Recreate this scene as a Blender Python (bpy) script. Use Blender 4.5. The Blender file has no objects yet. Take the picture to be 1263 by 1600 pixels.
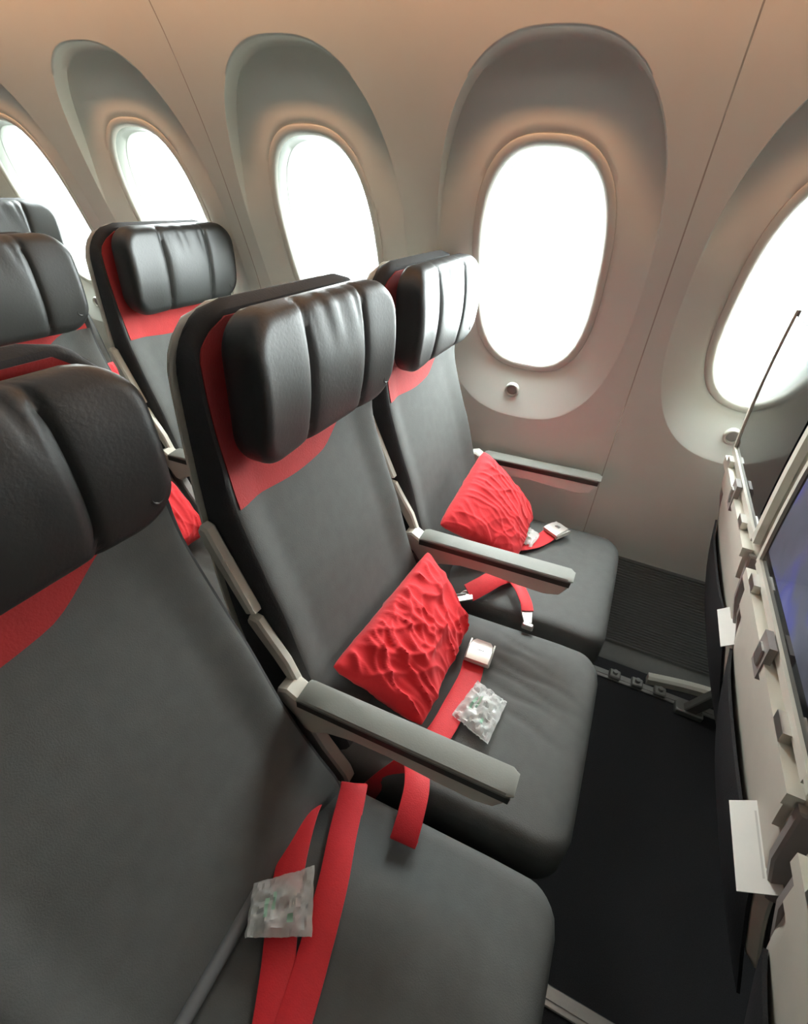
import bpy, math, random
import numpy as np
from mathutils import Vector, Matrix, noise

random.seed(7)
scene = bpy.context.scene
COL = scene.collection

# ------------------------------------------------------------------ camera
CAM_Z = 1.335
PITCH, YAW, ROLL, FPX = math.radians(-34.181), math.radians(22.932), math.radians(4.247), 767.876
_f = Vector((-math.sin(YAW) * math.cos(PITCH), math.cos(YAW) * math.cos(PITCH), math.sin(PITCH)))
_r = _f.cross(Vector((0, 0, 1))).normalized()
_u = _r.cross(_f)
_r2 = _r * math.cos(ROLL) + _u * math.sin(ROLL)
_u2 = -_r * math.sin(ROLL) + _u * math.cos(ROLL)
cam_data = bpy.data.cameras.new('camera')
cam_data.sensor_fit = 'HORIZONTAL'
cam_data.sensor_width = 36.0
cam_data.lens = 36.0 * FPX / 1263.0
cam_data.clip_start = 0.01
cam = bpy.data.objects.new('camera', cam_data)
COL.objects.link(cam)
cam.matrix_world = Matrix((
    (_r2.x, _u2.x, -_f.x, 0.0),
    (_r2.y, _u2.y, -_f.y, 0.0),
    (_r2.z, _u2.z, -_f.z, CAM_Z),
    (0, 0, 0, 1)))
scene.camera = cam

# ------------------------------------------------------------------ world, lights, exposure
world = bpy.data.worlds.new('overcast_sky')
scene.world = world
world.use_nodes = True
wb = world.node_tree.nodes['Background']
wb.inputs['Color'].default_value = (0.93, 0.98, 1.0, 1)
wb.inputs['Strength'].default_value = 36.0

WIN_X0, WIN_P = -0.27, 0.60
WIN_K = list(range(-5, 5))


def area(name, loc, rot, sx, sy, power, color=(1, 1, 1), portal=False):
    d = bpy.data.lights.new(name, 'AREA')
    d.shape = 'RECTANGLE'
    d.size, d.size_y = sx, sy
    d.energy = power
    d.color = color
    o = bpy.data.objects.new(name, d)
    o.location = loc
    o.rotation_euler = rot
    COL.objects.link(o)
    if portal:
        d.cycles.is_portal = True
    return o


# daylight portals just outside each window (they only guide the sky's light)
for k in WIN_K:
    area('window_portal', (WIN_X0 + k * WIN_P, 1.50, 1.10), (math.radians(-69), 0, 0), 0.34, 0.62, 1, portal=True)
# unseen ceiling fill lights added over aisle and seats; warm wash light above the sidewall
area('ceiling_fill', (-0.2, -0.45, 2.06), (0, 0, 0), 5.4, 0.5, 1, (1.0, 0.98, 0.95))
area('ceiling_fill', (-0.2, 0.62, 1.985), (math.radians(8), 0, 0), 5.4, 0.12, 4, (1.0, 0.97, 0.93))
wash = area('wash_light', (-0.2, 0.985, 1.772), (math.radians(58), 0, 0), 5.6, 0.02, 10.5, (1.0, 0.48, 0.23))
wash.data.spread = math.radians(64)

vs = scene.view_settings
vs.view_transform = 'Standard'
vs.look = 'None'
vs.gamma = 1.0
vs.use_curve_mapping = False
vs.exposure = 0.22


# ------------------------------------------------------------------ materials
def new_mat(name):
    m = bpy.data.materials.new(name)
    m.use_nodes = True
    nt = m.node_tree
    return m, nt, nt.nodes['Principled BSDF']


def surf(name, color, rough=0.5, var=0.08, scale=60, bump=0.1, bscale=None, metallic=0.0, spec=0.5, detail=3,
         coat=0.0, sheen=0.0, stretch=None):
    """principled material with noise-driven colour variation and fine relief"""
    m, nt, b = new_mat(name)
    tc = nt.nodes.new('ShaderNodeTexCoord')
    src = tc.outputs['Object']
    if stretch:
        mp = nt.nodes.new('ShaderNodeMapping')
        mp.inputs['Scale'].default_value = stretch
        nt.links.new(src, mp.inputs['Vector'])
        src = mp.outputs['Vector']
    n = nt.nodes.new('ShaderNodeTexNoise')
    n.inputs['Scale'].default_value = scale
    n.inputs['Detail'].default_value = detail
    nt.links.new(src, n.inputs['Vector'])
    mix = nt.nodes.new('ShaderNodeMix')
    mix.data_type = 'RGBA'
    c = color
    mix.inputs['A'].default_value = (c[0] * (1 - var), c[1] * (1 - var), c[2] * (1 - var), 1)
    mix.inputs['B'].default_value = (min(1, c[0] * (1 + var)), min(1, c[1] * (1 + var)), min(1, c[2] * (1 + var)), 1)
    nt.links.new(n.outputs['Fac'], mix.inputs['Factor'])
    nt.links.new(mix.outputs['Result'], b.inputs['Base Color'])
    b.inputs['Roughness'].default_value = rough
    b.inputs['Metallic'].default_value = metallic
    b.inputs['Specular IOR Level'].default_value = spec
    b.inputs['Coat Weight'].default_value = coat
    b.inputs['Sheen Weight'].default_value = sheen
    if bump:
        n2 = nt.nodes.new('ShaderNodeTexNoise')
        n2.inputs['Scale'].default_value = bscale or scale
        n2.inputs['Detail'].default_value = detail
        nt.links.new(src, n2.inputs['Vector'])
        bp = nt.nodes.new('ShaderNodeBump')
        bp.inputs['Strength'].default_value = bump
        bp.inputs['Distance'].default_value = 0.002
        nt.links.new(n2.outputs['Fac'], bp.inputs['Height'])
        nt.links.new(bp.outputs['Normal'], b.inputs['Normal'])
    return m


M = {}
M['wall'] = surf('sidewall_plastic', (0.76, 0.775, 0.705), 0.55, 0.02, 14, 0.03, 300)
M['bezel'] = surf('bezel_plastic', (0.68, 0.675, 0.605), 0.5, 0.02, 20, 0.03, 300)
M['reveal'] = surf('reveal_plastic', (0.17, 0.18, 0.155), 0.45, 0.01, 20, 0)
M['seam'] = surf('seam_gasket', (0.42, 0.37, 0.31), 0.7, 0.05, 40, 0)
M['dado'] = surf('ribbed_dado_plastic', (0.16, 0.158, 0.145), 0.55, 0.1, 60, 0.1)
M['carpet'] = surf('carpet', (0.022, 0.022, 0.024), 0.95, 0.45, 420, 0.6, 700)
M['ceil'] = surf('ceiling_plastic', (0.60, 0.60, 0.58), 0.6, 0.02, 10, 0)
M['farwall'] = surf('cabin_panel_plastic', (0.16, 0.16, 0.155), 0.6, 0.02, 10, 0)
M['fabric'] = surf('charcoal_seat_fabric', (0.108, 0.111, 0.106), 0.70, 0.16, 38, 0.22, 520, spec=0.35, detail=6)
M['fabric_side'] = surf('seat_fabric_darker', (0.036, 0.037, 0.038), 0.8, 0.15, 60, 0.3, 320)
M['leather'] = surf('black_headrest_leather', (0.013, 0.015, 0.014), 0.49, 0.12, 30, 0.16, 190, spec=0.8, detail=5)
M['red_fabric'] = surf('red_seat_fabric', (0.48, 0.026, 0.026), 0.8, 0.18, 30, 0.3, 300, sheen=0.2, detail=5)
M['pillow'] = surf('red_pillow_cloth', (0.76, 0.022, 0.030), 0.85, 0.08, 30, 0.2, 180, sheen=0.1, detail=5)
M['belt'] = surf('red_belt_webbing', (0.70, 0.014, 0.022), 0.6, 0.10, 90, 0.25, 500, sheen=0.2)
M['beige'] = surf('beige_plastic', (0.66, 0.63, 0.54), 0.45, 0.05, 30, 0.05, 300)
M['taupe'] = surf('taupe_plastic', (0.30, 0.27, 0.25), 0.5, 0.05, 30, 0.05, 300)
M['cap'] = surf('grey_armrest_plastic', (0.225, 0.23, 0.205), 0.6, 0.05, 30, 0.08, 350)
M['capdark'] = surf('dark_armrest_trim', (0.030, 0.030, 0.024), 0.5, 0.1, 40, 0.05)
M['black'] = surf('black_plastic', (0.012, 0.012, 0.013), 0.5, 0.1, 40, 0.1)
M['pocket'] = surf('black_pocket_mesh', (0.014, 0.014, 0.016), 0.75, 0.2, 60, 0.4, 300)
M['metal'] = surf('brushed_metal', (0.62, 0.60, 0.56), 0.32, 0.06, 60, 0.05, metallic=1.0)
M['buckle'] = surf('satin_buckle_metal', (0.78, 0.74, 0.68), 0.38, 0.04, 60, 0.05, metallic=0.55)
M['steel'] = surf('worn_steel', (0.40, 0.39, 0.36), 0.45, 0.12, 60, 0.1, metallic=0.9)
M['piping'] = surf('grey_piping', (0.16, 0.165, 0.17), 0.6, 0.1, 60, 0.2)
M['paper'] = surf('white_card', (0.74, 0.73, 0.67), 0.6, 0.04, 40, 0.1)
M['ink'] = surf('grey_ink', (0.56, 0.55, 0.50), 0.7, 0.1, 60, 0)
M['gloss_black'] = surf('black_display_glass', (0.010, 0.010, 0.012), 0.08, 0.02, 20, 0, spec=0.7)
M['apron'] = surf('concrete_apron', (0.62, 0.63, 0.62), 0.9, 0.08, 0.4, 0)
M['wing'] = surf('painted_wing', (0.62, 0.64, 0.66), 0.5, 0.03, 2, 0)


def glass_mat():
    m = bpy.data.materials.new('window_pane')
    m.use_nodes = True
    nt = m.node_tree
    nt.nodes.clear()
    out = nt.nodes.new('ShaderNodeOutputMaterial')
    t = nt.nodes.new('ShaderNodeBsdfTransparent')
    t.inputs['Color'].default_value = (0.96, 0.98, 0.97, 1)
    g = nt.nodes.new('ShaderNodeBsdfGlossy')
    g.inputs['Roughness'].default_value = 0.03
    mx = nt.nodes.new('ShaderNodeMixShader')
    mx.inputs[0].default_value = 0.05
    nt.links.new(t.outputs[0], mx.inputs[1])
    nt.links.new(g.outputs[0], mx.inputs[2])
    nt.links.new(mx.outputs[0], out.inputs[0])
    return m


M['glass'] = glass_mat()


def plastic_film():
    m, nt, b = new_mat('clear_plastic_bag')
    tc = nt.nodes.new('ShaderNodeTexCoord')
    n = nt.nodes.new('ShaderNodeTexNoise')
    n.inputs['Scale'].default_value = 45
    n.inputs['Detail'].default_value = 2
    nt.links.new(tc.outputs['Object'], n.inputs['Vector'])
    cr = nt.nodes.new('ShaderNodeValToRGB')
    e = cr.color_ramp.elements
    e[0].position = 0.35
    e[0].color = (0.74, 0.78, 0.74, 1)
    e[1].position = 0.62
    e[1].color = (0.86, 0.87, 0.84, 1)
    nt.links.new(n.outputs['Fac'], cr.inputs['Fac'])
    nt.links.new(cr.outputs['Color'], b.inputs['Base Color'])
    b.inputs['Roughness'].default_value = 0.22
    b.inputs['Alpha'].default_value = 0.55
    b.inputs['Specular IOR Level'].default_value = 0.8
    return m


M['film'] = plastic_film()
M['green_ink'] = surf('green_print', (0.30, 0.50, 0.37), 0.5, 0.2, 60, 0)


def screen_mat(name, strength, ramp):
    """a lit display showing a soft blurred cloud picture"""
    m, nt, b = new_mat(name)
    tc = nt.nodes.new('ShaderNodeTexCoord')
    n = nt.nodes.new('ShaderNodeTexNoise')
    n.inputs['Scale'].default_value = 6
    n.inputs['Detail'].default_value = 3
    n.inputs['Distortion'].default_value = 0.1
    nt.links.new(tc.outputs['Object'], n.inputs['Vector'])
    cr = nt.nodes.new('ShaderNodeValToRGB')
    el = cr.color_ramp.elements
    el[0].position, el[0].color = ramp[0]
    el[1].position, el[1].color = ramp[-1]
    for pos, c in ramp[1:-1]:
        x = el.new(pos)
        x.color = c
    nt.links.new(n.outputs['Fac'], cr.inputs['Fac'])
    b.inputs['Base Color'].default_value = (0.01, 0.01, 0.012, 1)
    b.inputs['Roughness'].default_value = 0.12
    nt.links.new(cr.outputs['Color'], b.inputs['Emission Color'])
    b.inputs['Emission Strength'].default_value = strength
    return m


M['screen_blue'] = screen_mat('lit_display_blue', 0.50, [
    (0.25, (0.05, 0.05, 0.07, 1)), (0.40, (0.10, 0.11, 0.16, 1)), (0.50, (0.16, 0.17, 0.24, 1)),
    (0.58, (0.12, 0.13, 0.46, 1)), (0.75, (0.36, 0.38, 0.66, 1))])


# ------------------------------------------------------------------ mesh helpers
def mesh(name, verts, faces, mat, parent=None, smooth=True, angle=40):
    me = bpy.data.meshes.new(name)
    me.from_pydata([tuple(v) for v in verts], [], faces)
    me.validate()
    me.update()
    mats = mat if isinstance(mat, (list, tuple)) else [mat]
    for q in mats:
        me.materials.append(M[q] if isinstance(q, str) else q)
    if smooth:
        me.polygons.foreach_set('use_smooth', [True] * len(me.polygons))
        me.set_sharp_from_angle(angle=math.radians(angle))
    o = bpy.data.objects.new(name, me)
    COL.objects.link(o)
    if parent:
        o.parent = parent
    return o


def empty(name, loc=(0, 0, 0)):
    o = bpy.data.objects.new(name, None)
    o.empty_display_size = 0.05
    o.location = loc
    COL.objects.link(o)
    return o


def tag(o, label=None, cat=None, group=None, kind=None):
    if label:
        o['label'] = label
    if cat:
        o['category'] = cat
    if group:
        o['group'] = group
    if kind:
        o['kind'] = kind
    return o


class MB:
    """collects pieces of one part"""

    def __init__(self):
        self.v, self.f = [], []

    def add(self, vs, fs):
        n = len(self.v)
        self.v += [tuple(q) for q in vs]
        self.f += [tuple(i + n for i in q) for q in fs]

    def build(self, name, mat, parent=None, smooth=True, angle=40):
        return mesh(name, self.v, self.f, mat, parent, smooth, angle)

    def box(self, a, b, bev=0.0):
        x0, y0, z0 = a
        x1, y1, z1 = b
        bev = min(bev, 0.49 * min(abs(x1 - x0), abs(y1 - y0), abs(z1 - z0)))
        if bev <= 0:
            v = [(x, y, z) for z in (z0, z1) for y in (y0, y1) for x in (x0, x1)]
            self.add(v, [(0, 2, 3, 1), (4, 5, 7, 6), (0, 1, 5, 4), (2, 6, 7, 3), (0, 4, 6, 2), (1, 3, 7, 5)])
            return self
        # chamfered box
        c = [(x0 + x1) / 2, (y0 + y1) / 2, (z0 + z1) / 2]
        h = [(x1 - x0) / 2, (y1 - y0) / 2, (z1 - z0) / 2]
        v, idx = [], {}
        for sx in (-1, 1):
            for sy in (-1, 1):
                for sz in (-1, 1):
                    for ax in range(3):
                        p = [c[i] + s * (h[i] - (0 if i == ax else bev)) for i, s in enumerate((sx, sy, sz))]
                        idx[(sx, sy, sz, ax)] = len(v)
                        v.append(p)
        f = []
        for ax in range(3):
            o1, o2 = (ax + 1) % 3, (ax + 2) % 3
            for s in (-1, 1):
                q = []
                for a_, b_ in ((-1, -1), (1, -1), (1, 1), (-1, 1)):
                    k = [0, 0, 0]
                    k[ax], k[o1], k[o2] = s, a_, b_
                    q.append(idx[(*k, ax)])
                f.append(tuple(q if s > 0 else q[::-1]))
            for a_ in (-1, 1):
                for b_ in (-1, 1):
                    k1, k2 = [0, 0, 0], [0, 0, 0]
                    k1[ax], k2[ax] = -1, 1
                    k1[o1] = k2[o1] = a_
                    k1[o2] = k2[o2] = b_
                    q = [idx[(*k1, o1)], idx[(*k2, o1)], idx[(*k2, o2)], idx[(*k1, o2)]]
                    f.append(tuple(q if a_ * b_ < 0 else q[::-1]))
        for sx in (-1, 1):
            for sy in (-1, 1):
                for sz in (-1, 1):
                    q = [idx[(sx, sy, sz, i)] for i in range(3)]
                    f.append(tuple(q if sx * sy * sz > 0 else q[::-1]))
        self.add(v, f)
        return self

    def tube(self, pts, rad, n=10, cap=True):
        pts = [Vector(p) for p in pts]
        rads = rad if isinstance(rad, (list, tuple)) else [rad] * len(pts)
        v, f = [], []
        prev = None
        for i, p in enumerate(pts):
            t = (pts[min(i + 1, len(pts) - 1)] - pts[max(i - 1, 0)]).normalized()
            if prev is None:
                a = Vector((0, 0, 1)) if abs(t.z) < 0.9 else Vector((1, 0, 0))
                nn = t.cross(a).normalized()
            else:
                nn = (prev - t * prev.dot(t)).normalized()
            prev = nn
            bb = t.cross(nn)
            for k in range(n):
                a = 2 * math.pi * k / n
                v.append(p + (nn * math.cos(a) + bb * math.sin(a)) * rads[i])
        for i in range(len(pts) - 1):
            for k in range(n):
                f.append((i * n + k, i * n + (k + 1) % n, (i + 1) * n + (k + 1) % n, (i + 1) * n + k))
        if cap:
            f.append(tuple(range(n))[::-1])
            f.append(tuple((len(pts) - 1) * n + k for k in range(n)))
        self.add(v, f)
        return self

    def prism(self, poly, w0, w1, axis='y', bev=0.0):
        """poly of (a, b) in the plane across `axis`, extruded w0..w1, chamfered by insetting both ends"""
        def mp(a, b, w):
            return (a, w, b) if axis == 'y' else ((w, a, b) if axis == 'x' else (a, b, w))
        n = len(poly)
        if bev:
            ins = inset(poly, bev)
            rings = [(ins, w0), (poly, w0 + bev), (poly, w1 - bev), (ins, w1)]
        else:
            rings = [(poly, w0), (poly, w1)]
        v = [mp(a, b, w) for pl, w in rings for a, b in pl]
        f = []
        for r in range(len(rings) - 1):
            for k in range(n):
                f.append((r * n + k, r * n + (k + 1) % n, (r + 1) * n + (k + 1) % n, (r + 1) * n + k))
        f.append(tuple(range(n))[::-1])
        f.append(tuple((len(rings) - 1) * n + k for k in range(n)))
        self.add(v, f)
        return self


def inset(poly, d):
    n = len(poly)
    ar = sum(poly[i][0] * poly[(i + 1) % n][1] - poly[(i + 1) % n][0] * poly[i][1] for i in range(n))
    sg = 1 if ar > 0 else -1
    out = []
    for i in range(n):
        p0, p1, p2 = (Vector(poly[i - 1]), Vector(poly[i]), Vector(poly[(i + 1) % n]))
        e1, e2 = (p1 - p0).normalized(), (p2 - p1).normalized()
        n1, n2 = Vector((-e1.y, e1.x)) * sg, Vector((-e2.y, e2.x)) * sg
        b = n1 + n2
        L = b.length
        if L < 1e-6:
            out.append(tuple(p1 + n1 * d))
            continue
        b /= L
        out.append(tuple(p1 + b * d / max(0.5, b.dot(n1))))
    return out


def fix_normals(o):
    import bmesh
    bm = bmesh.new()
    bm.from_mesh(o.data)
    bmesh.ops.recalc_face_normals(bm, faces=bm.faces)
    bm.to_mesh(o.data)
    bm.free()
    return o


def spline(xs, ys):
    """smooth (Catmull-Rom / Hermite) interpolation, xs ascending"""
    xs, ys = list(xs), list(ys)
    n = len(xs)
    m = []
    for i in range(n):
        a, b = max(i - 1, 0), min(i + 1, n - 1)
        m.append((ys[b] - ys[a]) / (xs[b] - xs[a]))

    def f(x):
        if x <= xs[0]:
            return ys[0] + m[0] * (x - xs[0])
        if x >= xs[-1]:
            return ys[-1] + m[-1] * (x - xs[-1])
        i = 0
        while x > xs[i + 1]:
            i += 1
        h = xs[i + 1] - xs[i]
        t = (x - xs[i]) / h
        return ((2 * t ** 3 - 3 * t ** 2 + 1) * ys[i] + (t ** 3 - 2 * t ** 2 + t) * h * m[i]
                + (-2 * t ** 3 + 3 * t ** 2) * ys[i + 1] + (t ** 3 - t ** 2) * h * m[i + 1])
    return f


def smooth(a, b, x):
    t = max(0.0, min(1.0, (x - a) / (b - a)))
    return t * t * (3 - 2 * t)


def gauss(x, c, s):
    return math.exp(-((x - c) / s) ** 2)


def grid_solid(name, mat, parent, h, v0, v1, rt, rb, front, back, rf, rbk, to3, nu=28, nv=28):
    """soft solid: rounded rectangle outline (half width h, v0..v1, corner radii rt at v1 / rb at v0),
    front(u,v) and back(u,v) depths, edges rounded by rf / rbk, to3(u,v,w) -> xyz"""
    def hw(v):
        if v > v1 - rt:
            return h - rt + math.sqrt(max(0, rt * rt - (v - (v1 - rt)) ** 2))
        if v < v0 + rb:
            return h - rb + math.sqrt(max(0, rb * rb - ((v0 + rb) - v) ** 2))
        return h

    def dist(u, v):
        r = rt if v > (v0 + v1) / 2 else rb
        vc = (v0 + v1) / 2
        qx, qy = abs(u) - (h - r), abs(v - vc) - ((v1 - v0) / 2 - r)
        return -(math.hypot(max(qx, 0), max(qy, 0)) + min(max(qx, qy), 0) - r)

    def rnd(d, r):
        if d >= r:
            return 0.0
        d = max(d, 0)
        return r - math.sqrt(max(0, r * r - (r - d) ** 2))

    def warp(s):
        return 0.55 * s + 0.45 * math.sin(math.pi / 2 * s)
    V, F = [], []
    for side in (0, 1):
        for j in range(nv + 1):
            s = warp(2 * j / nv - 1)
            v = (v0 + v1) / 2 + s * (v1 - v0) / 2
            H = hw(v)
            for i in range(nu + 1):
                u = warp(2 * i / nu - 1) * H
                d = dist(u, v)
                if side == 0:
                    w = front(u, v) - rnd(d, rf)
                else:
                    w = back(u, v) + rnd(d, rbk)
                V.append(to3(u, v, w))
    N = (nu + 1) * (nv + 1)
    for j in range(nv):
        for i in range(nu):
            a = j * (nu + 1) + i
            F.append((a, a + 1, a + nu + 2, a + nu + 1))
            F.append((N + a, N + a + nu + 1, N + a + nu + 2, N + a + 1))
    edge = [i for i in range(nu + 1)] + [j * (nu + 1) + nu for j in range(1, nv + 1)] + \
           [nv * (nu + 1) + i for i in range(nu - 1, -1, -1)] + [j * (nu + 1) for j in range(nv - 1, 0, -1)]
    for k in range(len(edge)):
        a, b = edge[k], edge[(k + 1) % len(edge)]
        F.append((b, a, N + a, N + b))
    o = mesh(name, V, F, mat, parent, True, 50)
    return fix_normals(o)


def ribbon(pts, width, side, thick=0.0016, sub=6):
    """strap: centreline points, width, side = list of width directions (or one)"""
    pts = [Vector(p) for p in pts]
    n = len(pts)
    sides = side if isinstance(side, list) else [side] * n
    sides = [Vector(s).normalized() for s in sides]
    P, S = [], []
    for i in range(n - 1):
        p0, p1, p2, p3 = pts[max(i - 1, 0)], pts[i], pts[i + 1], pts[min(i + 2, n - 1)]
        for k in range(sub):
            t = k / sub
            P.append(0.5 * ((2 * p1) + (p2 - p0) * t + (2 * p0 - 5 * p1 + 4 * p2 - p3) * t * t + (3 * p1 - p0 - 3 * p2 + p3) * t ** 3))
            S.append(sides[i].lerp(sides[i + 1], t).normalized())
    P.append(pts[-1])
    S.append(sides[-1])
    v, f = [], []
    m = len(P)
    cols = (-0.5, -0.46, 0.0, 0.46, 0.5)
    prof = (0.0, 1.0, 0.8, 1.0, 0.0)
    nc = len(cols)
    for i in range(m):
        t = (P[min(i + 1, m - 1)] - P[max(i - 1, 0)]).normalized()
        s = (S[i] - t * S[i].dot(t)).normalized()
        nn = s.cross(t).normalized()
        for c, q in zip(cols, prof):
            v.append(P[i] + s * c * width + nn * thick * (0.3 + 0.7 * q))
        for c, q in zip(cols, prof):
            v.append(P[i] + s * c * width - nn * thick * (0.3 + 0.7 * q))
    w = 2 * nc
    for i in range(m - 1):
        a, b = i * w, (i + 1) * w
        for c in range(nc - 1):
            f.append((a + c, a + c + 1, b + c + 1, b + c))
            f.append((a + nc + c, b + nc + c, b + nc + c + 1, a + nc + c + 1))
        f.append((a, b, b + nc, a + nc))
        f.append((a + nc - 1, a + 2 * nc - 1, b + 2 * nc - 1, b + nc - 1))
    for a in (0, (m - 1) * w):
        for c in range(nc - 1):
            f.append((a + c, a + nc + c, a + nc + c + 1, a + c + 1))
    return v, f


# ------------------------------------------------------------------ cabin shell
YW = spline([0.30, 0.36, 0.60, 0.80, 1.00, 1.25, 1.40, 1.569, 1.66, 1.78],
            [1.447, 1.450, 1.452, 1.442, 1.405, 1.312, 1.248, 1.158, 1.098, 1.000])
Z_TOP, Z_BASE = 1.78, 0.36
ZC = 1.156


def YA(z):
    return 1.275 + (1.407 - z) * 0.39


def sup(phi, a, b, n):
    return (abs(math.cos(phi) / a) ** n + abs(math.sin(phi) / b) ** n) ** (-1 / n)


def aper(phi, grow=0.0):
    return sup(phi, 0.146 + grow, 0.250 + grow * 0.95, 2.75)


def ringc(phi):
    return sup(phi, 0.258, 0.4135, 2.6)


CELL_A, ZR0, ZR1 = 0.2985, Z_BASE, Z_TOP
ANG = sorted([2 * math.pi * i / 112 for i in range(112)] +
             [math.atan2(dz, dx) % (2 * math.pi) for dx in (-CELL_A, CELL_A) for dz in (ZR0 - ZC, ZR1 - ZC)])


def rect_r(phi, x0, x1):
    c, s = math.cos(phi), math.sin(phi)
    r = 1e9
    if c > 1e-9:
        r = min(r, x1 / c)
    if c < -1e-9:
        r = min(r, x0 / c)
    if s > 1e-9:
        r = min(r, (ZR1 - ZC) / s)
    if s < -1e-9:
        r = min(r, (ZR0 - ZC) / s)
    return r


def panel_cell(mb, xc, x0, x1):
    loops = []
    # scoop from bezel to lip
    S = [0.0, 0.12, 0.25, 0.4, 0.55, 0.7, 0.82, 0.90, 0.94, 0.955, 0.965, 0.972, 1.0]
    for s in S:
        L = []
        for ph in ANG:
            rb_, rr = aper(ph, 0.024), ringc(ph)
            r = rb_ + (rr - rb_) * s
            x, z = r * math.cos(ph), ZC + r * math.sin(ph)
            zl = ZC + rr * math.sin(ph)
            zb = ZC + rb_ * math.sin(ph)
            top = smooth(0.15, 0.85, math.sin(ph))
            step = 0.001 + 0.036 * top
            y_lip = YW(zl)
            y_b = YA(zb) - 0.004
            if s >= 0.94:
                y = YW(z) + step * smooth(0.972, 0.94, s)
            else:
                t = s / 0.94
                z94 = ZC + (rb_ + (rr - rb_) * 0.94) * math.sin(ph)
                y94 = YW(z94) + step
                # ease so that the scoop leaves the bezel flat and sweeps up to the lip
                y = y_b + (y94 - y_b) * (0.75 * t + 0.25 * t * t)
            L.append((xc + x, y, z))
        loops.append(L)
    for s in (0.08, 0.2, 0.35, 0.5, 0.65, 0.8, 0.9, 1.0):
        L = []
        for ph in ANG:
            rr, r2 = ringc(ph), rect_r(ph, x0 - xc, x1 - xc)
            rr = min(rr, r2 - 0.002)
            r = rr + (r2 - rr) * s
            x, z = r * math.cos(ph), ZC + r * math.sin(ph)
            L.append((xc + x, YW(z), z))
        loops.append(L)
    inner = []
    for ph in ANG:          # return edge tucked behind the window bezel
        r = aper(ph, 0.016)
        z = ZC + r * math.sin(ph)
        inner.append((xc + r * math.cos(ph), YA(z) + 0.012, z))
    loops.insert(0, inner)
    n = len(ANG)
    v = [p for L in loops for p in L]
    f = []
    for i in range(len(loops) - 1):
        for k in range(n):
            f.append((i * n + k, i * n + (k + 1) % n, (i + 1) * n + (k + 1) % n, (i + 1) * n + k))
    mb.add(v, f)


wall = empty('wall_left')
tag(wall, 'curved beige sidewall of the cabin with the row of windows', kind='structure')
SEAMS = []
for kk in range(-5, 5, 2):        # each moulded panel carries two windows
    mb = MB()
    xa, xb = WIN_X0 + kk * WIN_P, WIN_X0 + (kk + 1) * WIN_P
    panel_cell(mb, xa, xa - 0.2985, xa + 0.30)
    panel_cell(mb, xb, xb - 0.30, xb + 0.2985)
    o = mb.build('sidewall_panel', 'wall', wall, True, 60)
    SEAMS.append(xb + 0.30)
zs = [Z_BASE + (Z_TOP - Z_BASE) * i / 30 for i in range(31)]
for xs in SEAMS[:-1]:
    v, f = [], []
    for z in zs:
        y = YW(z) + 0.003
        v += [(xs - 0.03, y, z), (xs + 0.03, y, z), (xs + 0.03, y + 0.01, z), (xs - 0.03, y + 0.01, z)]
    for i in range(30):
        for k in range(4):
            f.append((4 * i + k, 4 * i + (k + 1) % 4, 4 * i + 4 + (k + 1) % 4, 4 * i + 4 + k))
    o = mesh('panel_seam', v, f, 'seam', wall)

X_BACK, X_FRONT = WIN_X0 - 5 * WIN_P - 0.3, WIN_X0 + 4 * WIN_P + 0.3

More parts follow.
